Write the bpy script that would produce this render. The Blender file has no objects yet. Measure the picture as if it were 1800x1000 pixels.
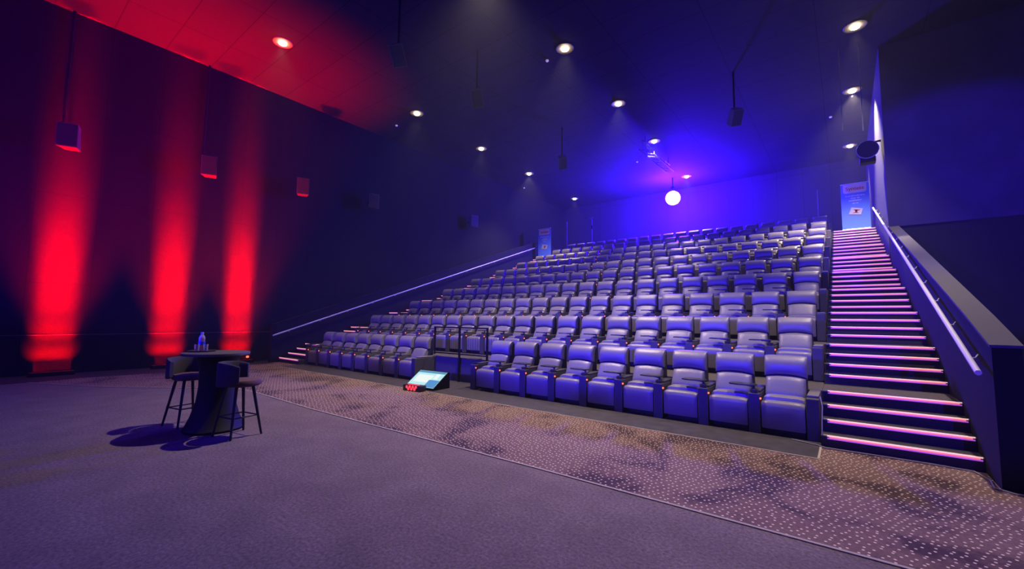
import bpy, bmesh, math, random
from mathutils import Vector, Matrix
random.seed(4)
SC = bpy.context.scene
COL = SC.collection
PI = math.pi

# ------------------------------------------------------------------ camera
YAW, PIT, ROL = 0.665651, 0.081422, 0.011210
cam_d = bpy.data.cameras.new('camera'); cam = bpy.data.objects.new('camera', cam_d); COL.objects.link(cam)
cam_d.sensor_width = 36; cam_d.sensor_fit = 'HORIZONTAL'; cam_d.lens = 36 * 745.656 / 1800
cam_d.clip_start = 0.05; cam_d.clip_end = 200
R0 = Vector((math.cos(YAW), math.sin(YAW), 0)); H0 = Vector((-math.sin(YAW), math.cos(YAW), 0)); Z0 = Vector((0, 0, 1))
FW = H0 * math.cos(PIT) + Z0 * math.sin(PIT); U0 = Z0 * math.cos(PIT) - H0 * math.sin(PIT)
RT = R0 * math.cos(ROL) + U0 * math.sin(ROL); UP = U0 * math.cos(ROL) - R0 * math.sin(ROL)
M = Matrix((RT, UP, -FW)).transposed().to_4x4(); M.translation = Vector((0.3148, -6.8308, 1.5886))
cam.matrix_world = M
SC.camera = cam

# ------------------------------------------------------------------ look
SC.view_settings.view_transform = 'Standard'; SC.view_settings.look = 'None'
SC.view_settings.gamma = 1; SC.view_settings.use_curve_mapping = False
SC.view_settings.exposure = 0.0
SC.cycles.use_denoising = True
SC.cycles.max_bounces = 5; SC.cycles.diffuse_bounces = 3; SC.cycles.glossy_bounces = 3
SC.cycles.transmission_bounces = 5; SC.cycles.transparent_max_bounces = 6
SC.cycles.sample_clamp_indirect = 4; SC.cycles.caustics_reflective = False; SC.cycles.caustics_refractive = False
w = bpy.data.worlds.new('world'); SC.world = w; w.use_nodes = True
w.node_tree.nodes['Background'].inputs[0].default_value = (0.10, 0.08, 0.6, 1)
w.node_tree.nodes['Background'].inputs[1].default_value = 0.0

def spot(name, loc, target, energy, color, size, blend=0.5, radius=0.08):
    d = bpy.data.lights.new(name, 'SPOT'); d.energy = energy; d.color = color
    d.spot_size = size; d.spot_blend = blend; d.shadow_soft_size = radius
    o = bpy.data.objects.new(name, d); COL.objects.link(o); o.location = loc
    o.rotation_euler = (Vector(target) - Vector(loc)).to_track_quat('-Z', 'Y').to_euler()
    return o
def area(name, loc, target, energy, color, sx, sy, spread=PI):
    d = bpy.data.lights.new(name, 'AREA'); d.energy = energy; d.color = color
    d.shape = 'RECTANGLE'; d.size = sx; d.size_y = sy; d.spread = spread
    o = bpy.data.objects.new(name, d); COL.objects.link(o); o.location = loc
    o.rotation_euler = (Vector(target) - Vector(loc)).to_track_quat('-Z', 'Y').to_euler()
    return o

CEIL = 9.95
WL, WR, WF, WB = -16.2, 4.7, -12.0, 20.5      # walls: left, right, front (screen side), back
# the cinema screen behind the camera glows blue: a soft area light lying on the screen
SCREEN_GLOW = area('screen_glow', (-6.4, WF + 0.35, 5.0), (-6.4, 10, 4.2), 420, (0.04, 0.006, 1.0), 13, 6.0)

# ceiling downlights: positions of the lamps seen plus the ones of the same grid nearer the screen
DOWN_SEEN = [(-12.907, -1.5), (-13.155, 3.894), (-13.467, 8.148), (-13.678, 12.465), (-14.101, 18.434),
             (-6.17, 3.944), (-6.262, 8.086), (-6.377, 12.329), (-6.597, 18.257),
             (0.868, 8.036), (0.844, 12.251), (0.817, 18.314)]
DOWN_MORE = [(-6.1, 0.15), (0.87, 3.8), (0.87, 0.1)]
DOWN_E = 1750
for i, (x, y) in enumerate(DOWN_SEEN + DOWN_MORE):
    e_, cone = DOWN_E, 78
    if x < -10: e_ = DOWN_E * 0.42
    if x > 0: cone = 58
    if y < -5: e_ = 900
    if x > -10 and -1 < y < 1: e_, cone = (4600, 94) if x < 0 else (2600, 80)
    if abs(x + 7) > 5 and 12 < y < 13: e_, cone = (6500, 100) if x > 0 else (2200, 100)
    spot('downlight_beam', (x, y, CEIL - 0.12), (x, y, 0), e_, (1.0, 0.79, 0.66), math.radians(cone), 0.9, 0.07)

# red battens on the floor along the left wall
RED = (1.0, 0.0008, 0.0005)
BATTENS = [-5.42, -3.02, -1.12]
for y in BATTENS:
    for z, sp_, e_ in ((0.6, 42, 40), (1.3, 22, 75), (2.4, 13, 180), (3.9, 10, 330)):
        area('wall_washer_beam', (WL + 0.42, y, 0.14), (WL, y, z), e_, RED, 0.66, 0.06, math.radians(sp_))
    spot('ceiling_wash_beam', (WL + 0.5, y, 0.2), (WL + 0.9, y + 0.15, CEIL), 10500, RED, math.radians(58), 1.0, 0.2)
# blue front wash: unseen low spots added behind the camera, aimed at the rows
WASH = [(-11.5, -11.4, 2.4), (-7.8, -11.4, 2.4), (-4.8, -11.4, 2.4), (-2.2, -11.4, 2.4), (2.7, -11.4, 2.4)]
WE = [5500, 7500, 8000, 7500, 3800]
for (x, y, z), e_ in zip(WASH, WE):
    spot('unseen_wash_beam', (x, y, z), (x * 1.02 + 0.2 if x < 0 else -0.6, 8.6, 3.75), e_, (0.028, 0.008, 1.0), math.radians(33), 0.3, 0.1)
spot('unseen_wash_beam', (-12.3, -11.4, 2.4), (3.3, 12.0, 4.6), 3500, (0.028, 0.008, 1.0), math.radians(30), 0.3, 0.1)  # unseen spot added to carry blue across to the right wall
spot('unseen_wash_beam', (4.2, -11.4, 2.6), (2.9, 9.6, 4.6), 24000, (0.035, 0.004, 1.0), math.radians(20), 0.3, 0.1)  # unseen spot added to brighten the exit wall
# blue show light is the glowing lens of the stage lamp (mesh, below)

# ------------------------------------------------------------------ materials
def mat(name, col, rough=0.6, metal=0.0, emit=None, es=0.0, spec=0.5, trans=0.0, noise=None, bump=0.0, bscale=60):
    m = bpy.data.materials.new(name); m.use_nodes = True
    nt = m.node_tree; b = nt.nodes['Principled BSDF']
    b.inputs['Base Color'].default_value = (*col, 1); b.inputs['Roughness'].default_value = rough
    b.inputs['Metallic'].default_value = metal; b.inputs['Specular IOR Level'].default_value = spec
    b.inputs['Transmission Weight'].default_value = trans
    if emit: b.inputs['Emission Color'].default_value = (*emit, 1); b.inputs['Emission Strength'].default_value = es
    if noise or bump:
        tc = nt.nodes.new('ShaderNodeTexCoord'); n = nt.nodes.new('ShaderNodeTexNoise')
        n.inputs['Scale'].default_value = noise[0] if noise else bscale; n.inputs['Detail'].default_value = 4
        nt.links.new(tc.outputs['Object'], n.inputs['Vector'])
        if noise:
            r = nt.nodes.new('ShaderNodeValToRGB'); k = noise[1]
            r.color_ramp.elements[0].position = 0.3; r.color_ramp.elements[1].position = 0.7
            r.color_ramp.elements[0].color = (*[c * (1 - k) for c in col], 1)
            r.color_ramp.elements[1].color = (*[min(1, c * (1 + k)) for c in col], 1)
            nt.links.new(n.outputs['Fac'], r.inputs['Fac']); nt.links.new(r.outputs['Color'], b.inputs['Base Color'])
        if bump:
            n2 = nt.nodes.new('ShaderNodeTexNoise'); n2.inputs['Scale'].default_value = bscale
            nt.links.new(tc.outputs['Object'], n2.inputs['Vector'])
            bp = nt.nodes.new('ShaderNodeBump'); bp.inputs['Strength'].default_value = bump; bp.inputs['Distance'].default_value = 0.01
            nt.links.new(n2.outputs['Fac'], bp.inputs['Height']); nt.links.new(bp.outputs['Normal'], b.inputs['Normal'])
    return m

LEATHER = mat('black_leather', (0.165, 0.155, 0.158), 0.4, spec=0.5, bump=0.12, bscale=40)
LEATHER2 = mat('leather_seat', (0.165, 0.155, 0.158), 0.4, spec=0.5, bump=0.2, bscale=25)
SHELL = mat('black_seat_shell', (0.02, 0.02, 0.022), 0.5, spec=0.3)
CONSOLE = mat('console_panel', (0.065, 0.062, 0.075), 0.6, spec=0.3)
PLASTIC = mat('black_plastic', (0.03, 0.03, 0.034), 0.35, spec=0.5)
PADM = mat('arm_pad_vinyl', (0.04, 0.038, 0.045), 0.55, spec=0.4)
TRAYM = mat('tray_plastic', (0.018, 0.018, 0.022), 0.35, spec=0.5)
LED = mat('amber_led', (0.3, 0.03, 0.01), 0.4, emit=(1.0, 0.12, 0.03), es=3)
BLACK = mat('black_metal', (0.006, 0.006, 0.007), 0.6, spec=0.2)
STEEL = mat('brushed_steel', (0.62, 0.62, 0.64), 0.45, metal=0.25)
GREYTOP = mat('parapet_cap_paint', (0.06, 0.057, 0.062), 0.7)
PARAPET = mat('parapet_paint', (0.007, 0.007, 0.009), 0.8, spec=0.2)
STEPM = mat('step_carpet', (0.028, 0.026, 0.03), 0.9, noise=(60, 0.3))
TIERM = mat('tier_carpet', (0.055, 0.048, 0.056), 0.85, noise=(25, 0.3))
TIERF = mat('tier_front', (0.09, 0.085, 0.1), 0.8)
GREYWALL = mat('pale_grey_paint', (0.038, 0.036, 0.042), 0.85, spec=0.2)
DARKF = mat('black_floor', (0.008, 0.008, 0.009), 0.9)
TRIMM = mat('carpet_trim', (0.34, 0.30, 0.28), 0.95, spec=0.05)
WOODB = mat('dark_floor_boards', (0.045, 0.04, 0.05), 0.5, noise=(6, 0.3))
STOOLF = mat('stool_velvet', (0.035, 0.03, 0.045), 0.85)
STOOLS = mat('stool_seat_velvet', (0.10, 0.045, 0.06), 0.8)
STOOLL = mat('stool_leg_wood', (0.012, 0.011, 0.014), 0.5)
TABM = mat('table_black', (0.008, 0.008, 0.01), 0.6, spec=0.3)
TABT = mat('table_top_grey', (0.07, 0.075, 0.065), 0.5)

# left / right / back wall: fabric panels with seams
def wall_mat(name, col, axis):
    m = mat(name, col, 0.95, spec=0.15); nt = m.node_tree; b = nt.nodes['Principled BSDF']
    tc = nt.nodes.new('ShaderNodeTexCoord'); sep = nt.nodes.new('ShaderNodeSeparateXYZ')
    nt.links.new(tc.outputs['Object'], sep.inputs[0])
    cmb = nt.nodes.new('ShaderNodeCombineXYZ')
    nt.links.new(sep.outputs[axis], cmb.inputs[0]); nt.links.new(sep.outputs[2], cmb.inputs[1])
    br = nt.nodes.new('ShaderNodeTexBrick')
    br.inputs['Scale'].default_value = 1; br.inputs['Brick Width'].default_value = 1.2; br.inputs['Row Height'].default_value = 2.4
    br.inputs['Mortar Size'].default_value = 0.008; br.offset = 0
    br.inputs['Color1'].default_value = (*col, 1); br.inputs['Color2'].default_value = (*[c * 0.9 for c in col], 1)
    br.inputs['Mortar'].default_value = (*[c * 0.45 for c in col], 1)
    nt.links.new(cmb.outputs[0], br.inputs['Vector'])
    n = nt.nodes.new('ShaderNodeTexNoise'); n.inputs['Scale'].default_value = 14; n.inputs['Detail'].default_value = 6
    nt.links.new(tc.outputs['Object'], n.inputs['Vector'])
    mx = nt.nodes.new('ShaderNodeMix'); mx.data_type = 'RGBA'; mx.blend_type = 'MULTIPLY'; mx.inputs[0].default_value = 0.35
    nt.links.new(br.outputs['Color'], mx.inputs[6]); nt.links.new(n.outputs['Color'], mx.inputs[7])
    nt.links.new(mx.outputs[2], b.inputs['Base Color'])
    return m
WALLM = wall_mat('black_wall_fabric', (0.012, 0.011, 0.014), 1)
WALLR = wall_mat('right_wall_fabric', (0.10, 0.09, 0.11), 0)
EXITM = mat('exit_wall_paint', (0.062, 0.055, 0.066), 0.9, spec=0.1, noise=(1.5, 0.15))
WALLB = wall_mat('dark_back_wall_fabric', (0.06, 0.056, 0.065), 0)

def ceil_mat():
    col = (0.05, 0.046, 0.062)
    m = mat('ceiling_tiles', col, 0.9, spec=0.2); nt = m.node_tree; b = nt.nodes['Principled BSDF']
    tc = nt.nodes.new('ShaderNodeTexCoord')
    br = nt.nodes.new('ShaderNodeTexBrick'); br.offset = 0
    br.inputs['Scale'].default_value = 1; br.inputs['Brick Width'].default_value = 2.4; br.inputs['Row Height'].default_value = 1.2
    br.inputs['Mortar Size'].default_value = 0.012
    br.inputs['Color1'].default_value = (*col, 1); br.inputs['Color2'].default_value = (*[c * 0.92 for c in col], 1)
    br.inputs['Mortar'].default_value = (*[c * 0.5 for c in col], 1)
    nt.links.new(tc.outputs['Object'], br.inputs['Vector']); nt.links.new(br.outputs['Color'], b.inputs['Base Color'])
    return m
CEILM = ceil_mat()

def floor_mat():
    m = mat('grey_front_carpet', (0.1, 0.1, 0.1), 0.95, spec=0.15); nt = m.node_tree; b = nt.nodes['Principled BSDF']
    tc = nt.nodes.new('ShaderNodeTexCoord')
    n = nt.nodes.new('ShaderNodeTexNoise'); n.inputs['Scale'].default_value = 38; n.inputs['Detail'].default_value = 6; n.inputs['Roughness'].default_value = 0.7
    n2 = nt.nodes.new('ShaderNodeTexNoise'); n2.inputs['Scale'].default_value = 2.2; n2.inputs['Detail'].default_value = 3
    nt.links.new(tc.outputs['Object'], n.inputs['Vector']); nt.links.new(tc.outputs['Object'], n2.inputs['Vector'])
    r = nt.nodes.new('ShaderNodeValToRGB')
    r.color_ramp.elements[0].position = 0.33; r.color_ramp.elements[1].position = 0.7
    r.color_ramp.elements[0].color = (0.085, 0.066, 0.078, 1); r.color_ramp.elements[1].color = (0.23, 0.175, 0.20, 1)
    nt.links.new(n.outputs['Fac'], r.inputs['Fac'])
    mx = nt.nodes.new('ShaderNodeMix'); mx.data_type = 'RGBA'; mx.blend_type = 'MULTIPLY'; mx.inputs[0].default_value = 0.45
    r2 = nt.nodes.new('ShaderNodeValToRGB'); r2.color_ramp.elements[0].position = 0.35; r2.color_ramp.elements[1].position = 0.65
    r2.color_ramp.elements[0].color = (0.6, 0.6, 0.6, 1); r2.color_ramp.elements[1].color = (1, 1, 1, 1)
    nt.links.new(n2.outputs['Fac'], r2.inputs['Fac'])
    nt.links.new(r.outputs['Color'], mx.inputs[6]); nt.links.new(r2.outputs['Color'], mx.inputs[7])
    nt.links.new(mx.outputs[2], b.inputs['Base Color'])
    bp = nt.nodes.new('ShaderNodeBump'); bp.inputs['Strength'].default_value = 0.4; bp.inputs['Distance'].default_value = 0.01
    nt.links.new(n.outputs['Fac'], bp.inputs['Height']); nt.links.new(bp.outputs['Normal'], b.inputs['Normal'])
    return m
FLOORM = floor_mat()

def carpet_mat():
    m = mat('dotted_carpet', (0.2, 0.15, 0.14), 0.95, spec=0.15); nt = m.node_tree; b = nt.nodes['Principled BSDF']
    tc = nt.nodes.new('ShaderNodeTexCoord')
    v = nt.nodes.new('ShaderNodeTexVoronoi'); v.inputs['Scale'].default_value = 16.5; v.inputs['Randomness'].default_value = 0.5
    mp = nt.nodes.new('ShaderNodeMapping'); mp.inputs['Rotation'].default_value = (0, 0, 0.42)
    nt.links.new(tc.outputs['Object'], mp.inputs[0]); nt.links.new(mp.outputs[0], v.inputs['Vector'])
    v.voronoi_dimensions = '2D'
    rd = nt.nodes.new('ShaderNodeValToRGB'); rd.color_ramp.elements[0].position = 0.115; rd.color_ramp.elements[1].position = 0.18
    rd.color_ramp.elements[0].color = (1, 1, 1, 1); rd.color_ramp.elements[1].color = (0, 0, 0, 1)
    nt.links.new(v.outputs['Distance'], rd.inputs['Fac'])
    n = nt.nodes.new('ShaderNodeTexNoise'); n.inputs['Scale'].default_value = 1.15; n.inputs['Detail'].default_value = 5; n.inputs['Roughness'].default_value = 0.62; n.inputs['Distortion'].default_value = 0.6
    nt.links.new(tc.outputs['Object'], n.inputs['Vector'])
    r = nt.nodes.new('ShaderNodeValToRGB'); e = r.color_ramp.elements
    e[0].position = 0.40; e[0].color = (0.05, 0.030, 0.04, 1); e[1].position = 0.50; e[1].color = (0.135, 0.082, 0.085, 1)
    x = e.new(0.72); x.color = (0.155, 0.105, 0.10, 1)
    nt.links.new(n.outputs['Fac'], r.inputs['Fac'])
    n3 = nt.nodes.new('ShaderNodeTexNoise'); n3.inputs['Scale'].default_value = 45; n3.inputs['Detail'].default_value = 3
    nt.links.new(tc.outputs['Object'], n3.inputs['Vector'])
    m3 = nt.nodes.new('ShaderNodeMix'); m3.data_type = 'RGBA'; m3.blend_type = 'OVERLAY'; m3.inputs[0].default_value = 0.5
    nt.links.new(r.outputs['Color'], m3.inputs[6]); nt.links.new(n3.outputs['Fac'], m3.inputs[7])
    mx = nt.nodes.new('ShaderNodeMix'); mx.data_type = 'RGBA'
    nt.links.new(rd.outputs['Color'], mx.inputs[0]); nt.links.new(m3.outputs[2], mx.inputs[6]); mx.inputs[7].default_value = (0.62, 0.5, 0.42, 1)
    nt.links.new(mx.outputs[2], b.inputs['Base Color'])
    return m
CARPET = carpet_mat()

# ------------------------------------------------------------------ helpers
def obj(name, bm, mats, parent=None, smooth=False, loc=None):
    me = bpy.data.meshes.new(name)
    bmesh.ops.recalc_face_normals(bm, faces=bm.faces)
    bm.to_mesh(me); bm.free()
    for mm in (mats if isinstance(mats, (list, tuple)) else [mats]): me.materials.append(mm)
    if smooth:
        for p in me.polygons: p.use_smooth = True
        try: me.set_sharp_from_angle(angle=math.radians(40))
        except Exception: pass
    o = bpy.data.objects.new(name, me); COL.objects.link(o)
    if parent: o.parent = parent
    if loc: o.location = loc
    return o
def tag(o, label, cat, group=None, kind=None):
    o['label'] = label; o['category'] = cat
    if group: o['group'] = group
    if kind: o['kind'] = kind
    return o
def thing(name, label, cat, loc=(0, 0, 0), rz=0, group=None):
    o = bpy.data.objects.new(name, None); o.empty_display_size = 0.2; COL.objects.link(o)
    o.location = loc; o.rotation_euler = (0, 0, rz)
    return tag(o, label, cat, group)
def struct(name, bm, m, label=None, parent=None):
    o = obj(name, bm, m, parent); o['kind'] = 'structure'
    if label: o['label'] = label
    return o
def dup(o, parent=None):
    c = o.copy(); COL.objects.link(c)
    if parent: c.parent = parent
    for ch in list(o.children): dup(ch, c)
    return c
def box(bm, x0, x1, y0, y1, z0, z1, mi=0, bev=0, seg=2):
    vs = [bm.verts.new(p) for p in ((x0, y0, z0), (x1, y0, z0), (x1, y1, z0), (x0, y1, z0), (x0, y0, z1), (x1, y0, z1), (x1, y1, z1), (x0, y1, z1))]
    fs = [bm.faces.new([vs[i] for i in q]) for q in ((3, 2, 1, 0), (4, 5, 6, 7), (0, 1, 5, 4), (1, 2, 6, 5), (2, 3, 7, 6), (3, 0, 4, 7))]
    for f in fs: f.material_index = mi
    if bev:
        es = set(e for f in fs for e in f.edges)
        r = bmesh.ops.bevel(bm, geom=list(es), offset=bev, segments=seg, affect='EDGES', profile=0.5)
        for f in r['faces']: f.material_index = mi
    return vs
def nb(): return bmesh.new()
def bx(*a, **k):
    b = nb(); box(b, *a, **k); return b
def tube(bm, pts, r, seg=10, r2=None, mi=0, cap=True):
    pts = [Vector(p) for p in pts]; rings = []
    n = len(pts)
    for i, p in enumerate(pts):
        t = (pts[min(i + 1, n - 1)] - pts[max(i - 1, 0)]).normalized()
        a = Vector((0, 0, 1)) if abs(t.z) < 0.9 else Vector((1, 0, 0))
        u = t.cross(a).normalized(); v = t.cross(u)
        rr = r if r2 is None else r + (r2 - r) * i / (n - 1)
        rings.append([bm.verts.new(p + (u * math.cos(2 * PI * k / seg) + v * math.sin(2 * PI * k / seg)) * rr) for k in range(seg)])
    for i in range(n - 1):
        for k in range(seg):
            f = bm.faces.new((rings[i][k], rings[i][(k + 1) % seg], rings[i + 1][(k + 1) % seg], rings[i + 1][k])); f.material_index = mi
    if cap:
        bm.faces.new(rings[0][::-1]).material_index = mi; bm.faces.new(rings[-1]).material_index = mi
def lathe(bm, prof, seg=32, c=(0, 0, 0), mi=0):
    rings = []
    for r, z in prof:
        rings.append([bm.verts.new((c[0] + max(r, 1e-4) * math.cos(2 * PI * k / seg), c[1] + max(r, 1e-4) * math.sin(2 * PI * k / seg), c[2] + z)) for k in range(seg)])
    for i in range(len(prof) - 1):
        for k in range(seg):
            bm.faces.new((rings[i][k], rings[i][(k + 1) % seg], rings[i + 1][(k + 1) % seg], rings[i + 1][k])).material_index = mi
    bm.faces.new(rings[0][::-1]).material_index = mi; bm.faces.new(rings[-1]).material_index = mi
def prism_x(bm, prof, x0, x1, mi=0):
    """profile of (y,z) extruded along x"""
    a = [bm.verts.new((x0, y, z)) for y, z in prof]; b = [bm.verts.new((x1, y, z)) for y, z in prof]
    n = len(prof)
    for i in range(n):
        bm.faces.new((a[i], a[(i + 1) % n], b[(i + 1) % n], b[i])).material_index = mi
    bm.faces.new(a[::-1]).material_index = mi; bm.faces.new(b).material_index = mi
def poly_z(bm, pts, z0, z1, mi=0):
    a = [bm.verts.new((x, y, z0)) for x, y in pts]; b = [bm.verts.new((x, y, z1)) for x, y in pts]
    n = len(pts)
    for i in range(n):
        bm.faces.new((a[i], a[(i + 1) % n], b[(i + 1) % n], b[i])).material_index = mi
    bm.faces.new(a[::-1]).material_index = mi; bm.faces.new(b).material_index = mi

# ------------------------------------------------------------------ measures
H = 0.15; TREAD = 0.2982; LAND = 0.9106; PITCH = 3 * TREAD + LAND        # step rise, tread, landing, row pitch
SP = 0.69054                                                             # seat spacing
RW = 1.4284                                                              # right stair width
LX1 = -13.97; LX0 = -15.398                                              # left stair
def ystep(i): return (i - 1) * TREAD + ((i - 1) // 4) * (LAND - TREAD)
DECK = 36 * H
Y10 = ystep(36)

# ------------------------------------------------------------------ room shell
struct('floor', bx(WL - 0.2, WR + 0.2, WF - 0.2, WB + 0.2, -0.2, 0), FLOORM, 'grey short-pile carpet of the presentation area')
# patterned carpet
pc = [(1.9, -0.55), (1.9, -2.95), (-2.3, -2.97), (-4.6, -3.02), (-7.0, -3.07), (-9.2, -3.03), (-10.06, -3.08), (-10.9, -3.62), (-11.5, -4.1), (-12.6, -4.9), (-14.58, -5.9), (-14.72, -5.0), (-14.55, -3.4), (-15.0, -0.9), (-14.95, -0.02), (-13.97, -0.02), (-13.97, -0.62), (0.0, -0.62), (0.0, -0.02), (1.43, -0.02), (1.43, -0.55)]
b = nb(); poly_z(b, pc, 0.0, 0.008)
o = struct('floor_carpet', b, CARPET, 'brown dotted carpet band in front of the seats')
b = nb()
edge = pc[1:11]
for p, q in zip(edge[:-1], edge[1:]):
    p = Vector(p); q = Vector(q); d = (q - p).normalized(); nrm = Vector((-d.y, d.x)) * 0.014
    poly_z(b, [tuple(p + nrm), tuple(q + nrm), tuple(q - nrm), tuple(p - nrm)], 0.002, 0.0095)
struct('trim_1', b, TRIMM)
b = nb(); box(b, -13.97, 0.0, -0.62, 0.93, 0.0, 0.012)
struct('trim_2', b, WOODB)
b = nb(); box(b, -13.97, 0.0, -0.645, -0.62, 0.002, 0.014); box(b, -0.012, 0.012, -0.62, -0.03, 0.002, 0.014)
struct('trim_3', b, TRIMM)
# black floor strip at the foot of the left wall
b = nb(); poly_z(b, [(WL, WF), (-14.3, WF), (-14.6, -6.3), (-14.75, -5.2), (-14.5, -3.3), (-15.1, -1.0), (-15.0, -0.35), (-15.42, -0.3), (-15.6, 3), (WL, 3)], 0.0, 0.006)
struct('trim_4', b, DARKF)
struct('ceiling', bx(WL - 0.2, WR + 0.2, WF - 0.2, WB + 0.2, CEIL, CEIL + 0.2), CEILM, 'dark tiled ceiling')
struct('wall_left', bx(WL - 0.2, WL, WF - 0.2, WB + 0.2, 0, CEIL), WALLM)
b = nb(); box(b, WL, WL + 0.012, WF, 1.5, 1.03, 1.045)
struct('trim_5', b, mat('wall_rail', (0.06, 0.055, 0.055), 0.6))
struct('wall_right', bx(WR, WR + 0.2, WF - 0.2, WB + 0.2, 0, CEIL), WALLM)
struct('wall_back', bx(WL, WR, WB, WB + 0.2, 0, CEIL), WALLB)
struct('wall_front', bx(WL, WR, WF - 0.2, WF, 0, CEIL), WALLM)
# tiers that carry the rows
b = nb()
prof = [(0.92, 0.0)]
for r in range(2, 11):
    ye = ystep(4 * (r - 1))
    prof += [(ye, 4 * (r - 1) * H)] if r == 2 else [(ye, 4 * (r - 2) * H), (ye, 4 * (r - 1) * H)]
prof[0] = (prof[1][0], 0.0)
prof += [(WB, DECK), (WB, 0.0)]
prism_x(b, prof, LX1, 0.0)
for f in b.faces:
    f.material_index = 0
b.normal_update()
bmesh.ops.recalc_face_normals(b, faces=b.faces)
for f in b.faces:
    if abs(f.normal.z) < 0.5: f.material_index = 1
struct('floor_tiers', b, [TIERM, TIERF], 'stepped tiers that carry the seat rows')

# thin stage haze filling the room
hz = bpy.data.materials.new('stage_haze'); hz.use_nodes = True; hn = hz.node_tree; hn.nodes.clear()
vs_ = hn.nodes.new('ShaderNodeVolumeScatter'); vs_.inputs['Density'].default_value = 0.0014; vs_.inputs['Anisotropy'].default_value = 0.0
ho = hn.nodes.new('ShaderNodeOutputMaterial'); hn.links.new(vs_.outputs[0], ho.inputs['Volume'])
o = obj('stage_haze', bx(WL + 0.001, WR - 0.001, WF + 0.001, WB - 0.001, 0.001, CEIL - 0.001), hz)
tag(o, 'thin blue-lit haze hanging in the air of the auditorium', 'haze', kind='stuff')

# cinema screen behind the camera (faces the seats)
t = thing('cinema_screen', 'wide blue-lit projection screen on the front wall facing the seats', 'screen', (-6.4, WF, 5.0))
b = nb(); box(b, -7.2, 7.2, 0.02, 0.12, -3.3, 3.3); obj('screen_frame', b, BLACK, t)
b = nb(); box(b, -7.0, 7.0, 0.12, 0.14, -3.1, 3.1)
obj('screen_cloth', b, mat('screen_cloth', (0.7, 0.7, 0.7), 0.8, emit=(0.06, 0.03, 1.0), es=0.05), t)

# ------------------------------------------------------------------ stairs
STRIP = [mat('step_edge_lit_white', (0.8, 0.7, 0.6), 0.5, emit=(1.0, 0.56, 0.46), es=0.85),
         mat('step_edge_lit_pink', (0.6, 0.1, 0.15), 0.5, emit=(1.0, 0.17, 0.22), es=0.95),
         mat('step_edge_lit_violet', (0.3, 0.1, 0.5), 0.5, emit=(0.55, 0.12, 0.85), es=0.6),
         mat('nosing_grey', (0.22, 0.2, 0.2), 0.5)]
def staircase(x0, x1, name_side, label, sx0, sx1):
    t = thing('staircase', label, 'stairs', (x0, 0, 0))
    b = nb()
    prof = [(0, 0)]
    for i in range(1, 37):
        prof += [(ystep(i), (i - 1) * H), (ystep(i), i * H)]
    prof = prof[1:]
    prof += [(WB - 0.005, DECK), (WB - 0.005, 0)]
    prism_x(b, prof, 0, x1 - x0)
    bmesh.ops.recalc_face_normals(b, faces=b.faces)
    for f in b.faces:
        if f.normal.z > 0.5 and f.calc_area() > 0.6: f.material_index = 1
    obj('steps', b, [STEPM, TIERM], t)
    a, c = sx0 - x0, sx1 - x0
    b = nb()
    box(b, a - 0.04, c + 0.01, -0.022, 0.05, -0.001, 0.012, 3)
    box(b, a, c, -0.026, -0.004, 0.004, 0.0155, 0)
    box(b, a + 0.02, c - 0.02, -0.024, -0.001, -0.013, 0.0035, 1)
    box(b, a, c, -0.018, -0.001, -0.029, -0.0135, 2)
    first = obj('step_light', b, STRIP, t, loc=(0, 0, H))
    first['label'] = 'glowing pink and violet step edge light'
    for i in range(2, 37):
        q = first.copy(); COL.objects.link(q); q.parent = t; q.location = (0, ystep(i), i * H)
    return t
staircase(0.003, RW - 0.003, 'right', 'long black staircase with glowing pink step edges on the right of the seats', 0.07, RW - 0.015)
staircase(LX0 + 0.003, LX1 - 0.003, 'left', 'black staircase with pink step edges mostly hidden left of the seats', LX0 + 0.015, LX1 - 0.05)

# parapets beside the stairs
def parapet(xa, xb, pts, capm, name, label):
    t = thing(name, label, 'parapet wall')
    o = t
    b = nb()
    prof = [(pts[0][0], 0.0)] + pts + [(pts[-1][0], 0.0)]
    prism_x(b, prof, xa, xb); p = obj('wall_body', b, PARAPET, o)
    b = nb()
    top = [(y, z + 0.03) for y, z in pts]; bot = [(y, z + 0.002) for y, z in pts][::-1]
    prism_x(b, top + bot, xa - 0.012, xb + 0.012); obj('wall_cap', b, capm, o)
    return t
ptsR = [(-0.62, 1.36), (0.32, 1.66), (2.04, 2.17), (5.1, 3.07), (9.6, 4.38)]
t = parapet(RW, RW + 0.2, ptsR, GREYTOP, 'stair_parapet', 'dark sloping parapet with grey cap beside the right-hand staircase')
ptsL = [(-0.3, 1.28), (5.04, 3.04), (8.85, 4.32), (15.4, 6.5), (WB - 0.01, 6.5)]
t = parapet(LX0 - 0.17, LX0, ptsL, PARAPET, 'stair_parapet', 'dark sloping parapet on the far left beside the wall handrail')
# upper fin wall at the head of the right stairs
b = nb(); box(b, RW, RW + 0.2, 9.801, WB, 0, CEIL); struct('wall_stair_head', b, GREYWALL)
struct('wall_exit_upper', bx(RW, WR, 9.6, 9.8, 4.4, CEIL), EXITM)
struct('wall_exit_lower', bx(RW + 0.215, WR, 9.62, 9.8, 0, 4.4), DARKF)  # black lower band: the dark below parapet height is shade put into the colour

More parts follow.
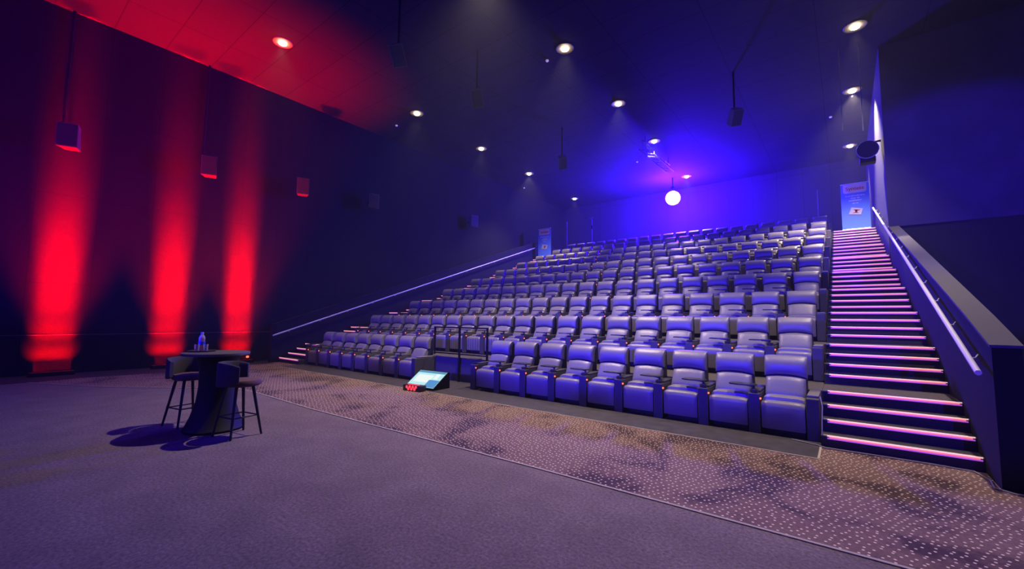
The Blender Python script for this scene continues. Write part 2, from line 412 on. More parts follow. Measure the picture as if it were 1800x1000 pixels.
def handrail(x, p0, p1, side, label):
    t = thing('handrail', label, 'handrail')
    p0 = Vector(p0); p1 = Vector(p1)
    b = nb(); tube(b, [p0, p1], 0.027, 12); obj('rail', b, STEEL, t, True)
    n = 14
    first = None
    for k in range(n):
        f = (k + 0.5) / n
        p = p0.lerp(p1, f)
        if first is None:
            b = nb(); tube(b, [(0, 0, -0.02), (0.02 * side, 0, -0.06), (0.075 * side, 0, -0.06), (0.1 * side, 0, -0.02)], 0.009, 6)
            lathe(b, [(0.022, 0), (0.022, 0.008)], 10, (0.07 * side, 0, -0.064))
            first = obj('bracket', b, STEEL, t, True, loc=p)
        else:
            q = first.copy(); COL.objects.link(q); q.parent = t; q.location = p
    return t
handrail(0, (RW - 0.1, -0.62, 1.11), (RW - 0.1, 14.5, 6.05), 1, 'steel handrail on the parapet right of the right-hand staircase')
handrail(0, (LX0 + 0.09, -0.3, 0.93), (LX0 + 0.09, 15.4, 6.18), -1, 'steel handrail climbing the dark wall left of the seats')

# ------------------------------------------------------------------ cinema seats
def pillow(x0, x1, zb, zt, yf, thick, bulge, nx=12, nz=8, side=0.6):
    """upholstered panel: zb/zt give lower / upper edge per x, yf the front plane per z"""
    bm = nb(); F = []; B = []
    for j in range(nz + 1):
        v = j / nz; v = 0.5 - 0.5 * math.cos(PI * v); rf = []; rb = []
        for i in range(nx + 1):
            u = i / nx; u = 0.5 - 0.5 * math.cos(PI * u)
            x = x0 + (x1 - x0) * u; uu = 2 * u - 1; vv = 2 * v - 1
            z = zb(uu) + (zt(uu) - zb(uu)) * v
            k = max(0, 1 - abs(uu) ** 6) ** 0.45 * max(0, 1 - abs(vv) ** 4) ** 0.45
            y = yf(z) - bulge * k
            rf.append(bm.verts.new((x, y, z))); rb.append(bm.verts.new((x, yf(z) + thick, z)))
        F.append(rf); B.append(rb)
    for j in range(nz):
        for i in range(nx):
            bm.faces.new((F[j][i], F[j][i + 1], F[j + 1][i + 1], F[j + 1][i]))
            bm.faces.new((B[j][i], B[j + 1][i], B[j + 1][i + 1], B[j][i + 1]))
    for j in range(nz):
        bm.faces.new((F[j][0], F[j + 1][0], B[j + 1][0], B[j][0])); bm.faces.new((F[j][nx], B[j][nx], B[j + 1][nx], F[j + 1][nx]))
    for i in range(nx):
        bm.faces.new((F[0][i], B[0][i], B[0][i + 1], F[0][i + 1])); bm.faces.new((F[nz][i], F[nz][i + 1], B[nz][i + 1], B[nz][i]))
    return bm
YB = lambda z: 0.735 + (z - 0.8) * 0.05
YL = lambda z: 0.575 + (z - 0.48) * 0.56
def legrest_bm(pleats=False):
    bm = nb(); W = 0.257; nx = 48 if pleats else 10
    prof = [(0.205, 0.10), (0.2, 0.16), (0.2, 0.30), (0.198, 0.40), (0.205, 0.445), (0.225, 0.472), (0.26, 0.482), (0.33, 0.48), (0.36, 0.46), (0.36, 0.10)]
    rows = []
    for i in range(nx + 1):
        u = 2 * i / nx - 1; x = W * u
        k = (1 - abs(u) ** 8)
        pl = (0.006 * math.cos(u * PI * 6) if pleats else 0)
        rows.append([bm.verts.new((x, y + (1 - k) * 0.02 * (1 if y < 0.3 else 0) + (pl if y < 0.3 else 0), z - (1 - k) * 0.02 * (1 if z > 0.4 else 0) + (pl * 0.6 if z > 0.44 else 0))) for y, z in prof])
    n = len(prof)
    for i in range(nx):
        for j in range(n):
            bm.faces.new((rows[i][j], rows[i][(j + 1) % n], rows[i + 1][(j + 1) % n], rows[i + 1][j]))
    bm.faces.new(rows[0]); bm.faces.new(rows[-1][::-1])
    return bm
def cushion_bm():
    bm = nb(); nx, ny = 10, 8; T = []
    for i in range(nx + 1):
        u = 0.5 - 0.5 * math.cos(PI * i / nx); r = []
        for j in range(ny + 1):
            v = 0.5 - 0.5 * math.cos(PI * j / ny)
            k = max(0, 1 - abs(2 * u - 1) ** 6) ** 0.4 * max(0, 1 - abs(2 * v - 1) ** 6) ** 0.4
            r.append(bm.verts.new((-0.258 + 0.516 * u, 0.375 + 0.27 * v, 0.475 + 0.062 * k)))
        T.append(r)
    Bt = [[bm.verts.new((v.co.x, v.co.y, 0.36)) for v in r] for r in T]
    for i in range(nx):
        for j in range(ny):
            bm.faces.new((T[i][j], T[i + 1][j], T[i + 1][j + 1], T[i][j + 1])); bm.faces.new((Bt[i][j], Bt[i][j + 1], Bt[i + 1][j + 1], Bt[i + 1][j]))
    for i in range(nx):
        bm.faces.new((T[i][0], Bt[i][0], Bt[i + 1][0], T[i + 1][0])); bm.faces.new((T[i][ny], T[i + 1][ny], Bt[i + 1][ny], Bt[i][ny]))
    for j in range(ny):
        bm.faces.new((T[0][j], T[0][j + 1], Bt[0][j + 1], Bt[0][j])); bm.faces.new((T[nx][j], Bt[nx][j], Bt[nx][j + 1], T[nx][j + 1]))
    return bm
def make_seat(pleats=False, last=False):
    t = thing('cinema_recliner', '', 'cinema seat', group='black leather recliners in rows')
    seam = lambda u: 0.775 + 0.035 * (1 - u * u)
    obj('headrest', pillow(-0.27, 0.27, lambda u: seam(u) + 0.004, lambda u: 1.085 - 0.012 * abs(u) ** 8, lambda z: YB(z) + (0.085 * max(0, (z - 0.93) / 0.155) ** 2), 0.09, 0.035, nz=12), LEATHER, t, True)
    obj('lumbar_cushion', pillow(-0.252, 0.252, lambda u: 0.50, lambda u: seam(u) - 0.006, YL, 0.13, 0.06, nz=9), LEATHER2, t, True)
    obj('seat_cushion', cushion_bm(), LEATHER2, t, True)
    obj('leg_rest', legrest_bm(pleats), LEATHER, t, True)
    b = nb(); prism_x(b, [(YB(0.3) - 0.04, 0.3), (YB(1.05) + 0.12, 1.05), (YB(1.05) + 0.19, 1.03), (YB(0.3) + 0.22, 0.3)], -0.262, 0.262)
    obj('back_shell', b, SHELL, t)
    obj('base', bx(-0.24, 0.24, 0.37, 0.85, 0.013, 0.35), SHELL, t)
    def console(x0, side, full=True):
        c = obj('armrest_console', bx(x0, x0 + 0.145, 0.2, 0.96, 0.013, 0.565, bev=0.008), CONSOLE, t)
        p = obj('arm_pad', bx(x0 + 0.004, x0 + 0.141, 0.33, 0.92, 0.566, 0.60, bev=0.012), LEATHER if not full else PADM, c, True)
        if full:
            b = nb(); lathe(b, [(0.052, 0.567), (0.056, 0.615), (0.045, 0.617), (0.042, 0.585)], 16, (x0 + 0.072, 0.265, 0)); obj('cup_holder', b, PLASTIC, c, True)
            b = nb()
            cx, cy = x0 - 0.085, 0.43
            pts = [(cx - 0.19, cy - 0.09), (cx - 0.06, cy - 0.135), (cx + 0.14, cy - 0.12), (cx + 0.17, cy + 0.02), (cx + 0.12, cy + 0.11), (cx - 0.11, cy + 0.13), (cx - 0.2, cy + 0.05)]
            poly_z(b, pts, 0.65, 0.668); tube(b, [(x0 + 0.055, 0.345, 0.59), (x0 + 0.055, 0.345, 0.656)], 0.018, 8); tube(b, [(x0 + 0.06, 0.345, 0.645), (cx, cy, 0.65)], 0.014, 6)
            obj('swivel_tray', b, TRAYM, c)
            b = nb(); box(b, x0 + 0.146, x0 + 0.166, 0.199, 0.225, 0.488, 0.512, bev=0.004, seg=1); obj('indicator_light', b, LED, c)
        return c
    console(-0.4185, -1)
    if last: console(0.2725, 1, False)
    return t
ORD = ['', 'first', 'second', 'third', 'fourth', 'fifth', 'sixth', 'seventh', 'eighth', 'ninth', 'tenth']
ROWN = ['', 'front row', 'second row', 'third row', 'fourth row', 'fifth row', 'sixth row', 'seventh row', 'eighth row', 'ninth row', 'back row']
protos = {}
for key in ((False, False), (False, True), (True, False)): protos[key] = [make_seat(*key), False]
for r in range(1, 11):
    for k in range(20):
        if r == 1 and 9 <= k <= 11: continue
        last = (k == 0) or (r == 1 and k == 12)
        key = (r == 2 and 8 <= k <= 12, last)
        pr = protos[key]
        if pr[1]: s = dup(pr[0])
        else: s = pr[0]; pr[1] = True
        s.location = (-0.425 - k * SP, (r - 1) * PITCH, 4 * (r - 1) * H)
        if r == 1: where = ('%s from the right-hand stairs' % ORD[k + 1]) if k < 9 else ('%s from the left-hand stairs' % ORD[20 - k])
        else: where = ('%s from the right-hand stairs' % ORD[k + 1]) if k < 10 else ('%s from the left-hand stairs' % ORD[20 - k])
        s['label'] = 'black leather recliner with swivel tray, %s in the %s' % (where, ROWN[r])
        if key[0]: s['label'] = 'black recliner behind the railing, %s in the second row' % where

# ------------------------------------------------------------------ guard rail in the gap
t = thing('guard_rail', 'black metal guard rail in front of the gap between front row seats', 'railing', (0, 0.84, 0))
for x, zb in ((-8.29, 0.65), (-7.37, 0.013), (-6.44, 0.013)):
    obj('post', bx(x - 0.02, x + 0.02, -0.02, 0.02, zb, 1.36), BLACK, t)
obj('top_rail', bx(-8.31, -6.42, -0.02, 0.02, 1.34, 1.375), BLACK, t)
obj('lower_rail', bx(-8.31, -6.42, -0.015, 0.015, 0.68, 0.71), BLACK, t)

# ------------------------------------------------------------------ floor monitor + red display
SCRM = mat('monitor_image', (0.02, 0.02, 0.02), 0.3, emit=(0.55, 0.95, 1.0), es=0.85)
t = thing('floor_monitor', 'slanted floor monitor with glowing cyan and white screen by front row gap', 'monitor', (-7.24, -0.52, 0), math.radians(4))
b = nb(); prism_x(b, [(-0.02, 0.014), (-0.02, 0.05), (0.46, 0.37), (0.50, 0.355), (0.50, 0.014)], -0.45, 0.45); obj('cabinet', b, BLACK, t)
def slanted(u0, u1, v0, v1, lift):
    bm = nb(); n = Vector((0, -0.32, 0.48)).normalized()
    P = lambda u, v, l: Vector((-0.45 + 0.9 * u, -0.02 + 0.48 * v, 0.05 + 0.32 * v)) + n * l
    vs = [bm.verts.new(P(*q)) for q in ((u0, v0, 0.0005), (u1, v0, 0.0005), (u1, v1, 0.0005), (u0, v1, 0.0005), (u0, v0, lift), (u1, v0, lift), (u1, v1, lift), (u0, v1, lift))]
    for q in ((3, 2, 1, 0), (4, 5, 6, 7), (0, 1, 5, 4), (1, 2, 6, 5), (2, 3, 7, 6), (3, 0, 4, 7)): bm.faces.new([vs[i] for i in q])
    return bm
s = obj('screen', slanted(0.025, 0.975, 0.04, 0.96, 0.003), SCRM, t)
obj('toolbar', slanted(0.03, 0.97, 0.84, 0.95, 0.005), mat('screen_bar', (0, 0, 0), 0.3, emit=(0.10, 0.38, 0.62), es=0.8), s)
obj('image_panel', slanted(0.12, 0.66, 0.3, 0.72, 0.005), mat('screen_bright', (0, 0, 0), 0.3, emit=(0.9, 1.0, 0.97), es=0.95), s)
obj('image_panel', slanted(0.70, 0.84, 0.52, 0.82, 0.005), mat('screen_bright_patch', (0, 0, 0), 0.3, emit=(0.85, 1.0, 1.0), es=0.95), s)
obj('blue_panel', slanted(0.62, 0.97, 0.05, 0.46, 0.0065), mat('screen_blue', (0, 0, 0), 0.3, emit=(0.09, 0.34, 0.72), es=0.85), s)
mon_light = area('monitor_glow', (-7.24, -0.85, 0.33), (-7.24, -1.6, 0.0), 0.5, (0.4, 0.9, 1), 0.5, 0.2)

t = thing('floor_lamp_box', 'small black box with glowing red lamps in front of the floor monitor', 'stage light', (-7.16, -0.72, 0.008), math.radians(6))
b = nb(); box(b, -0.27, 0.27, -0.09, 0.09, 0.0, 0.13, bev=0.02); obj('housing', b, PLASTIC, t, True)
REDL = mat('red_lamp', (0.4, 0.01, 0.02), 0.4, emit=(1.0, 0.03, 0.05), es=2.5)
for i, (x, z) in enumerate([(-0.19, 0.085), (-0.1, 0.095), (-0.01, 0.095), (0.08, 0.095), (-0.14, 0.045), (-0.05, 0.045), (0.04, 0.045)]):
    b = nb(); tube(b, [(x + 0.05, -0.088, z), (x + 0.05, -0.1, z)], 0.028, 12); obj('red_lamp', b, REDL, t)
    if i < 4:
        b = nb(); lathe(b, [(0.03, 0.128), (0.03, 0.136)], 12, (x + 0.05, -0.02, 0)); obj('red_lamp', b, REDL, t)

# ------------------------------------------------------------------ table, stools, drinks
t = thing('bar_table', 'black round bar table with flared pedestal beside two bar stools', 'table', (-6.76, -4.59, 0))
b = nb(); lathe(b, [(0.37, 1.03), (0.41, 1.035), (0.415, 1.055), (0.41, 1.07), (0.40, 1.072)], 40, (-0.03, -0.02, 0)); obj('table_top', b, TABT, t, True)
b = nb(); lathe(b, [(0.36, 0.0), (0.37, 0.03), (0.34, 0.08), (0.29, 0.2), (0.24, 0.38), (0.215, 0.6), (0.22, 0.85), (0.26, 0.98), (0.31, 1.03)], 32); obj('pedestal', b, TABM, t, True)
b = nb(); lathe(b, [(0.014, 0.0), (0.018, 0.012), (0.014, 0.026)], 12, (0, 0, 0))
o = obj('indicator_light', b, LED, t, True, loc=(0.345, 0.245, 1.0))
def stool(x, y, rz, label, lr=0.0):
    t = thing('bar_stool', label, 'bar stool', (x, y, 0), rz, 'bar stools at the table')
    # facing +x locally; back wraps the -x side
    b = nb(); lathe(b, [(0.19, 0.655), (0.215, 0.67), (0.22, 0.70), (0.20, 0.735), (0.12, 0.75), (0.0, 0.752)], 28, (0.035, 0, 0)); obj('seat', b, STOOLS, t, True)
    b = nb(); n = 22; L = []
    for i in range(n + 1):
        a = PI - 1.72 + 3.44 * i / n; e = abs(2 * i / n - 1)
        zt = 0.975 - 0.05 * e ** 4; zb_ = 0.66 + 0.05 * e ** 3
        ro, ri = 0.275, 0.225; k = 1 - 0.25 * e ** 6
        ring = []
        for rr, z in ((ri, zb_), (ri, zt - 0.02), (ri + 0.012, zt), (ro - 0.012, zt), (ro, zt - 0.02), (ro, zb_ + 0.02), (ro - 0.012, zb_)):
            ring.append(b.verts.new((rr * math.cos(a), rr * math.sin(a), z)))
        L.append(ring)
    for i in range(n):
        for j in range(7): b.faces.new((L[i][j], L[i][(j + 1) % 7], L[i + 1][(j + 1) % 7], L[i + 1][j]))
    b.faces.new(L[0]); b.faces.new(L[-1][::-1])
    obj('backrest', b, STOOLF, t, True)
    for a in (PI / 4 + lr, 3 * PI / 4 + lr, 5 * PI / 4 + lr, 7 * PI / 4 + lr):
        b = nb(); tube(b, [(0.15 * math.cos(a), 0.15 * math.sin(a), 0.67), (0.285 * math.cos(a), 0.285 * math.sin(a), 0.0)], 0.021, 10, 0.014); obj('leg', b, STOOLL, t, True)
    b = nb(); rr = 0.232
    P = [(rr * math.cos(a), rr * math.sin(a), 0.26) for a in (PI / 4 + lr, 3 * PI / 4 + lr, 5 * PI / 4 + lr, 7 * PI / 4 + lr)]
    for i in range(4): tube(b, [P[i], P[(i + 1) % 4]], 0.009, 8)
    obj('footrest', b, STOOLL, t, True)
    return t
stool(-6.15, -4.51, math.radians(58), 'dark bar stool right of the table with its plum seat showing', math.radians(43))
stool(-7.34, -4.77, math.radians(12), 'dark bar stool behind the left side of the table')

tz = 1.072
tx, ty = -7.03, -4.72
t = thing('serving_tray', 'black round serving tray on the bar table', 'tray', (tx, ty, tz))
b = nb(); lathe(b, [(0.15, 0.0), (0.165, 0.004), (0.175, 0.016), (0.168, 0.016), (0.15, 0.007)], 32); obj('tray_body', b, PLASTIC, t, True)
GLASS = mat('clear_glass', (0.95, 0.96, 1.0), 0.05, trans=0.75, spec=0.8)
PET = mat('clear_plastic', (0.85, 0.9, 1.0), 0.08, trans=0.7, spec=0.8)
t = thing('water_bottle', 'clear plastic water bottle with blue label standing on the serving tray', 'bottle', (tx - 0.03, ty + 0.0, tz + 0.0075))
b = nb(); lathe(b, [(0.036, 0.0), (0.041, 0.01), (0.041, 0.13), (0.037, 0.15), (0.041, 0.165), (0.040, 0.19), (0.028, 0.22), (0.016, 0.238), (0.016, 0.245)], 24); obj('bottle_body', b, PET, t, True)
b = nb(); lathe(b, [(0.0418, 0.085), (0.0422, 0.088), (0.0422, 0.135), (0.0418, 0.138)], 24); obj('bottle_label', b, mat('blue_label', (0.02, 0.06, 0.5), 0.4), t, True)
b = nb(); lathe(b, [(0.019, 0.245), (0.019, 0.265), (0.017, 0.268)], 16); obj('cap', b, mat('bottle_cap', (0.3, 0.35, 0.8), 0.4), t, True)
def glass(x, y, lab):
    b = nb(); lathe(b, [(0.028, 0.0), (0.034, 0.10), (0.031, 0.10), (0.025, 0.01)], 20)
    o = obj('drinking_glass', b, GLASS, None, True, loc=(x, y, tz + 0.0075)); tag(o, lab, 'glass', 'glasses on the tray')
glass(tx + 0.02, ty - 0.07, 'small drinking glass nearest the camera in front of the water bottle')
glass(tx + 0.075, ty + 0.02, 'small drinking glass to the right of the water bottle')

# ------------------------------------------------------------------ red wall washers
for i, y in enumerate(BATTENS):
    lab = ['red floor light batten at the foot of the leftmost glowing wall column',
           'red floor light batten under the middle glowing wall column',
           'red floor light batten under the right glowing wall column behind the table'][i]
    t = thing('floor_wall_washer', lab, 'stage light', (WL + 0.42, y, 0.007), 0, 'red battens along the left wall')
    b = nb(); box(b, -0.07, 0.07, -0.42, 0.42, 0.0, 0.1, bev=0.01); obj('housing', b, BLACK, t)
    b = nb(); box(b, -0.045, 0.045, -0.39, 0.39, 0.101, 0.108); obj('lens_strip', b, mat('red_lens', (0.3, 0, 0), 0.4, emit=RED, es=0.02), t)

# ------------------------------------------------------------------ wall speakers
def speaker_box(t, w_=0.42, h_=0.62, d0=0.3, d1=0.42):
    b = nb()
    vs = [(-0.21, -d0 / 2, -0.31), (0.21, -d1 / 2, -0.31), (0.21, d1 / 2, -0.31), (-0.21, d0 / 2, -0.31), (-0.13, -d0 / 2, 0.31), (0.21, -d1 / 2, 0.31), (0.21, d1 / 2, 0.31), (-0.13, d0 / 2, 0.31)]
    vs = [b.verts.new(v) for v in vs]
    for q in ((3, 2, 1, 0), (4, 5, 6, 7), (0, 1, 5, 4), (1, 2, 6, 5), (2, 3, 7, 6), (3, 0, 4, 7)): b.faces.new([vs[i] for i in q])
    c = obj('cabinet', b, SPKM, t)
    obj('grille', bx(0.212, 0.222, -0.19, 0.19, -0.29, 0.29), SPKG, t)
    return c
SPKM = mat('speaker_cabinet', (0.12, 0.12, 0.14), 0.6)
SPKG = mat('speaker_grille', (0.05, 0.05, 0.06), 0.8)
spk = [(-5.5, 6.3, 'black wall speaker above the leftmost red light column'), (-2.33, 6.42, 'black wall speaker above the middle red light column'),
       (0.68, 6.52, 'wall speaker just right of the red light columns'), (3.75, 6.65, 'wall speaker in the middle of the dark left wall'), (10.1, 6.98, 'small wall speaker left of the far banner')]
for i, (y, z, lab) in enumerate(spk):
    t = thing('wall_speaker', lab, 'speaker', (WL + 0.42, y, z), 0, 'speakers on the left wall')
    g = nb(); tube(g, [(-0.42, 0, 0.0), (-0.2, 0, 0.0)], 0.025, 8); obj('bracket', g, BLACK, t)
    tl = bpy.data.objects.new('speaker_box', None)
    c = speaker_box(t)
    for ch in t.children:
        if ch.name.split('.')[0] in ('cabinet', 'grille'): ch.rotation_euler = (0, math.radians(3), math.radians(-24))
    if i < 2:
        g = nb(); tube(g, [(-0.34, -0.12, -0.05), (-0.34, -0.12, CEIL - z - 0.002)], 0.035, 8); obj('drop_pole', g, BLACK, t)
# ceiling speakers
for x, y, z, lab in [(-8.56, -0.43, 8.4, 'ceiling speaker near the red end of the ceiling'), (-8.39, 2.38, 8.4, 'dark ceiling speaker between two downlights'),
                     (-9.09, 8.56, 8.4, 'small ceiling speaker left of the blue stage lamp'), (-2.32, 8.44, 8.4, 'ceiling speaker right of the blue stage lamp')]:
    t = thing('ceiling_speaker', lab, 'speaker', (x, y, z), 0, 'speakers under the ceiling')
    g = nb(); tube(g, [(0, 0, 0.2), (0, 0, CEIL - z - 0.002)], 0.03, 8); obj('drop_pole', g, BLACK, t)
    speaker_box(t)
    for ch in t.children:
        if ch.name.split('.')[0] in ('cabinet', 'grille'): ch.rotation_euler = (math.radians(15), math.radians(40), math.radians(-40)); ch.scale = (0.85, 0.85, 0.85)

# ------------------------------------------------------------------ ceiling downlights
DLM = mat('warm_lamp', (0.8, 0.7, 0.5), 0.4, emit=(1.0, 0.78, 0.42), es=22)
where = ['nearest the red ceiling edge', 'second along the left line', 'third along the left line', 'fourth along the left line', 'farthest of the left line above the far banner',
         'nearest of the middle line', 'second along the middle line', 'third along the middle line', 'farthest of the middle line beside the blue stage lamp',
         'nearest of the right line', 'second along the right line', 'farthest of the right line above the right banner']
where += ['outside the picture ahead of the %s' % s_ for s_ in ('middle line', 'right line', 'right line again')]
pd = None
for i, (x, y) in enumerate(DOWN_SEEN + DOWN_MORE):
    if pd is None:
        t = thing('ceiling_downlight', '', 'ceiling light', (x, y, CEIL), 0, 'warm downlights in the ceiling')
        b = nb(); lathe(b, [(0.12, -0.004), (0.13, -0.012), (0.27, -0.016), (0.28, -0.001), (0.12, -0.001)], 28); obj('halo_rim', b, mat('downlight_halo', (0.22, 0.2, 0.17), 0.6), t, True)  # extra-wide ring added to catch lamp light and imitate a halo
        b = nb(); lathe(b, [(0.0, -0.085), (0.06, -0.078), (0.105, -0.05), (0.112, -0.003)], 20); obj('lamp', b, DLM, t, True)
        pd = t
    else:
        t = dup(pd); t.location = (x, y, CEIL)
    t['label'] = 'warm glowing ceiling downlight, ' + where[i]
for i, (x, y, l) in enumerate([(-14.73, 4.06, 'left of the second left-line downlight'), (-6.94, 4.12, 'beside the nearest middle downlight'), (-15.46, 14.4, 'below the fourth left-line downlight'),
                  (-8.0, 14.34, 'left of the blue stage lamp'), (0.175, 14.23, 'between the right-hand downlights')]):
    t = thing('smoke_detector', 'small pale smoke detector on the ceiling, ' + l, 'smoke detector', (x, y, CEIL), 0, 'smoke detectors on the ceiling')
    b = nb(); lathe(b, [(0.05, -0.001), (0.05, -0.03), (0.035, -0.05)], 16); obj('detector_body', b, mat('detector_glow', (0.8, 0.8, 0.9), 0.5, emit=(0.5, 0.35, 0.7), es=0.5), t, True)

# ------------------------------------------------------------------ blue stage lamp on a truss
LAMP = Vector((-7.32, 18.0, 8.73))
t = thing('stage_lamp', 'dazzling blue-white stage lamp glowing above the back row', 'stage light', LAMP)
b = nb(); bmesh.ops.create_icosphere(b, subdivisions=3, radius=0.40)
obj('glowing_lens', b, mat('blue_lamp', (0, 0, 0), 0.5, emit=(0.035, 0.003, 1.0), es=3600), t, True)
b = nb(); lathe(b, [(0.12, 0.0), (0.15, 0.1), (0.10, 0.28)], 20, (0, 0, 0.38)); obj('housing', b, BLACK, t, True)
b = nb(); tube(b, [(0, 0, 0.6), (0, 0, CEIL - LAMP.z - 0.002)], 0.03, 8); obj('hanger', b, BLACK, t)
t = thing('lighting_truss', 'thin metal truss hanging from the ceiling above the stage lamp', 'truss', (-6.5, 0, 0))
b = nb(); y0, y1 = 11.2, 15.0
P3 = [(-0.18, 9.25), (0.18, 9.25), (0.0, 9.62)]
for x, z in P3: tube(b, [(x, y0, z), (x, y1, z)], 0.022, 6)
n = 8
for i in range(n):
    ya, yb_ = y0 + (y1 - y0) * i / n, y0 + (y1 - y0) * (i + 1) / n
    for j in range(3):
        p, q = P3[j], P3[(j + 1) % 3]
        tube(b, [(p[0], ya, p[1]), (q[0], yb_, q[1])], 0.01, 5)
obj('truss_frame', b, mat('truss_metal', (0.06, 0.06, 0.07), 0.5), t)
for y in (11.5, 14.7):
    b = nb(); tube(b, [(0, y, 9.62), (0, y, CEIL - 0.002)], 0.012, 6); obj('hanger', b, BLACK, t)

# ------------------------------------------------------------------ roll-up banners
BLUE_B = mat('banner_blue', (0.10, 0.24, 0.80), 0.6); CREAM = mat('banner_cream', (0.88, 0.78, 0.62), 0.6)
WHITE = mat('banner_white', (0.85, 0.88, 0.95), 0.6); REDB = mat('banner_red', (0.6, 0.07, 0.03), 0.6)
CARD = mat('banner_card', (0.6, 0.58, 0.62), 0.6); CARDE = mat('banner_card_edge', (0.12, 0.1, 0.2), 0.6); ALU = mat('banner_aluminium', (0.75, 0.75, 0.8), 0.35, metal=0.5)
def text(s_, x, z, size, m_, parent, name, label=None):
    cu = bpy.data.curves.new(name, 'FONT'); cu.body = s_; cu.size = size; cu.align_x = 'CENTER'; cu.align_y = 'CENTER'; cu.extrude = 0.0015; cu.offset = size * 0.018
    ob = bpy.data.objects.new(name, cu); COL.objects.link(ob)
    me = bpy.data.meshes.new_from_object(ob.evaluated_get(bpy.context.evaluated_depsgraph_get()))
    bpy.data.objects.remove(ob); bpy.data.curves.remove(cu)
    me.materials.clear(); me.materials.append(m_)
    o = bpy.data.objects.new(name, me); COL.objects.link(o); o.parent = parent
    o.location = (x, -0.0135, z); o.rotation_euler = (PI / 2, 0, 0)
    if label: o['label'] = label
    return o
def banner(x, y, z, w_, rz, label):
    t = thing('roll_up_banner', label, 'banner', (x, y, z), rz, 'blue roll-up banners at the stair heads')
    k = w_ / 0.94
    obj('base', bx(-w_ / 2, w_ / 2, -0.1, 0.1, 0.0, 0.09, bev=0.02), ALU, t)
    p = obj('banner_panel', bx(-w_ / 2, w_ / 2, -0.003, 0.003, 0.09, 2.0), BLUE_B, t)
    obj('top_bar', bx(-w_ / 2, w_ / 2, -0.014, 0.014, 2.0, 2.035, bev=0.004), ALU, t)
    obj('support_pole', bx(-0.012, 0.012, 0.02, 0.044, 0.09, 2.0), ALU, t)
    b = nb(); pts = []
    X0, X1, ZA, ZB, rr = -0.385 * k, 0.385 * k, 1.985, 1.62, 0.07
    pts = [(X0, ZA), (X0, ZB + rr)] + [(X0 + rr - rr * math.cos(a), ZB + rr - rr * math.sin(a)) for a in (0.4, 0.8, 1.2, 1.57)] + [(X1 - rr + rr * math.sin(a), ZB + rr - rr * math.cos(a)) for a in (0, 0.4, 0.8, 1.2)] + [(X1, ZB + rr), (X1, ZA)]
    for yv, rev in ((-0.008, 0), (-0.0035, 1)):
        vs = [b.verts.new((q[0], yv, q[1])) for q in pts]; b.faces.new(vs[::-1] if rev else vs)
    obj('logo_field', b, CREAM, p)
    q = text('Syntess', 0, 1.80, 0.205 * k, REDB, p, 'logo_lettering', 'red lettering Syntess'); 
    text('Bedrijfssoftware', 0, 1.50, 0.098 * k, WHITE, p, 'banner_text')
    text('voor de', 0, 1.40, 0.095 * k, WHITE, p, 'banner_text')
    text('installateur', 0, 1.30, 0.098 * k, WHITE, p, 'banner_text')
    text('van nu', 0, 1.18, 0.075 * k, WHITE, p, 'banner_text')
    # card picture
    b = nb()
    for yv in (-0.006, -0.0035): b.faces.new([b.verts.new((a * k, yv, c)) for a, c in ((-0.235, 0.70), (0.17, 0.64), (0.245, 0.90), (-0.145, 1.0))])
    obj('picture_shadow', b, CARDE, p)
    b = nb()
    for yv in (-0.010, -0.0075): b.faces.new([b.verts.new((a * k, yv, c)) for a, c in ((-0.23, 0.73), (0.165, 0.67), (0.24, 0.92), (-0.14, 1.01))])
    o = obj('picture_card', b, CARD, p)
    b = nb()
    for pts_ in ([(-0.14, 0.77), (0.12, 0.74), (0.02, 0.81)], [(-0.09, 0.92), (0.17, 0.88), (0.02, 0.81)], [(-0.02, 0.78), (0.05, 0.78), (0.05, 0.90), (-0.02, 0.90)]):
        b.faces.new([b.verts.new((a * k, -0.0125, c)) for a, c in pts_])
    obj('picture_mark', b, REDB, o)
    return t
banner(0.835, Y10 + 0.32, DECK, 0.93, 0, 'blue roll-up banner with cream logo field at the top of the right-hand stairs')
banner(-14.72, Y10 + 0.32, DECK, 0.98, 0, 'blue roll-up banner at the top of the left-hand stairs by the handrail end')

# ------------------------------------------------------------------ poles / stands behind the back row
def pole(x, y, z0, z1, label, name='stand_pole', head=False):
    t = thing(name, label, 'stand', (x, y, z0))
    h = z1 - z0
    b = nb(); tube(b, [(0, 0, 0.02), (0, 0, h)], 0.017, 8); obj('pole', b, mat('stand_metal', (0.12, 0.12, 0.14), 0.5) if 'stand_metal' not in bpy.data.materials else bpy.data.materials['stand_metal'], t, True)
    for a in (0.3, 2.4, 4.5):
        b = nb(); tube(b, [(0, 0, 0.35), (0.3 * math.cos(a), 0.3 * math.sin(a), 0.01)], 0.01, 6); obj('leg', b, BLACK, t)
    if head:
        b = nb(); box(b, -0.05, 0.05, -0.05, 0.05, h * 0.78, h * 0.86, bev=0.01); obj('clamp', b, BLACK, t)
        b = nb(); tube(b, [(0, 0, h), (-0.12, 0, h + 0.12)], 0.014, 6); box(b, -0.24, 0.04, -0.03, 0.03, h + 0.10, h + 0.15, bev=0.01); obj('microphone_head', b, bpy.data.materials['stand_metal'], t)
    return t
pole(-14.3, 17.75, DECK, 8.2, 'thin bare stand behind the back row next to the far banner')
pole(-12.42, 17.75, DECK, 8.1, 'thin stand with small cross head behind the back row', 'microphone_stand', True)
pole(-0.5, 17.9, DECK, 7.95, 'thin stand behind the back row near the right-hand stairs')
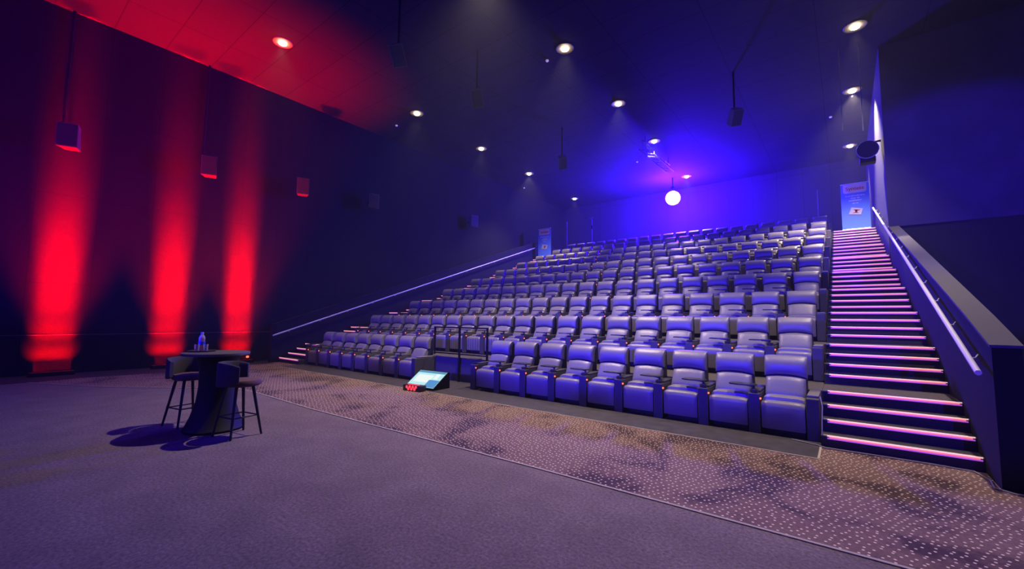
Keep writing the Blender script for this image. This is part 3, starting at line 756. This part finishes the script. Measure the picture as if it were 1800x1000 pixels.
# two thin drop cables from the ceiling near the right stairs
for x, y, z0, lab in ((0.48, 9.0, 7.36, 'thin hanging rod left of the right-hand downlights'), (0.95, 9.0, 7.23, 'thin hanging rod near the pale stair-head wall')):
    t = thing('hanging_rod', lab, 'rod', (x, y, CEIL))
    b = nb(); tube(b, [(0, 0, -0.002), (0, 0, z0 - CEIL)], 0.014, 6); obj('rod', b, bpy.data.materials['stand_metal'], t)
# projector-like dark fixture on the fin wall
t = thing('wall_spotlight', 'dark round stage spotlight bracketed to the pale wall above the stairs', 'stage light', (1.08, 10.6, 7.1), 0)
b = nb(); tube(b, [(0, -0.34, -0.06), (0, -0.1, 0), (0, 0.3, 0.08)], 0.27, 24, 0.18); obj('housing', b, BLACK, t, True)
RG = mat('ring_grey', (0.3, 0.3, 0.36), 0.4)
b = nb(); tube(b, [(0.275 * math.cos(k * PI / 12), -0.345, 0.275 * math.sin(k * PI / 12) - 0.06) for k in range(25)], 0.012, 6); obj('front_ring', b, RG, t, True)
b = nb(); tube(b, [(0.1, 0, 0.2), (0.22, 0, 0.26), (0.347, 0, 0.26)], 0.035, 8); obj('bracket', b, BLACK, t)
b = nb(); box(b, -0.2, 0.2, -0.2, 0.15, -0.42, -0.24, bev=0.03); obj('driver_box', b, BLACK, t)

# cable along the stair foot
t = nb()
pts = [(-0.32, 0.12, 0.02), (-0.05, 0.02, 0.02), (0.05, -0.06, 0.02), (0.5, -0.05, 0.02), (1.0, -0.045, 0.02), (1.33, -0.08, 0.02), (1.40, -0.35, 0.02), (1.38, -0.62, 0.02), (1.5, -0.72, 0.02), (1.75, -0.7, 0.02)]
tube(t, pts, 0.008, 6)
tag(obj('floor_cable', t, mat('cable_grey', (0.2, 0.19, 0.2), 0.5), None, True), 'thin grey cable lying along the foot of the right-hand stairs', 'cable')
t = nb(); tube(t, [(0.012, 0.06, 0.02), (0.02, 0.07, 0.3), (0.03, 0.1, 0.5), (0.01, 0.14, 0.62)], 0.007, 6)
tag(obj('hanging_cable', t, mat('cable_pale', (0.45, 0.42, 0.42), 0.5), None, True), 'pale cable hanging beside the front row end seat', 'cable')
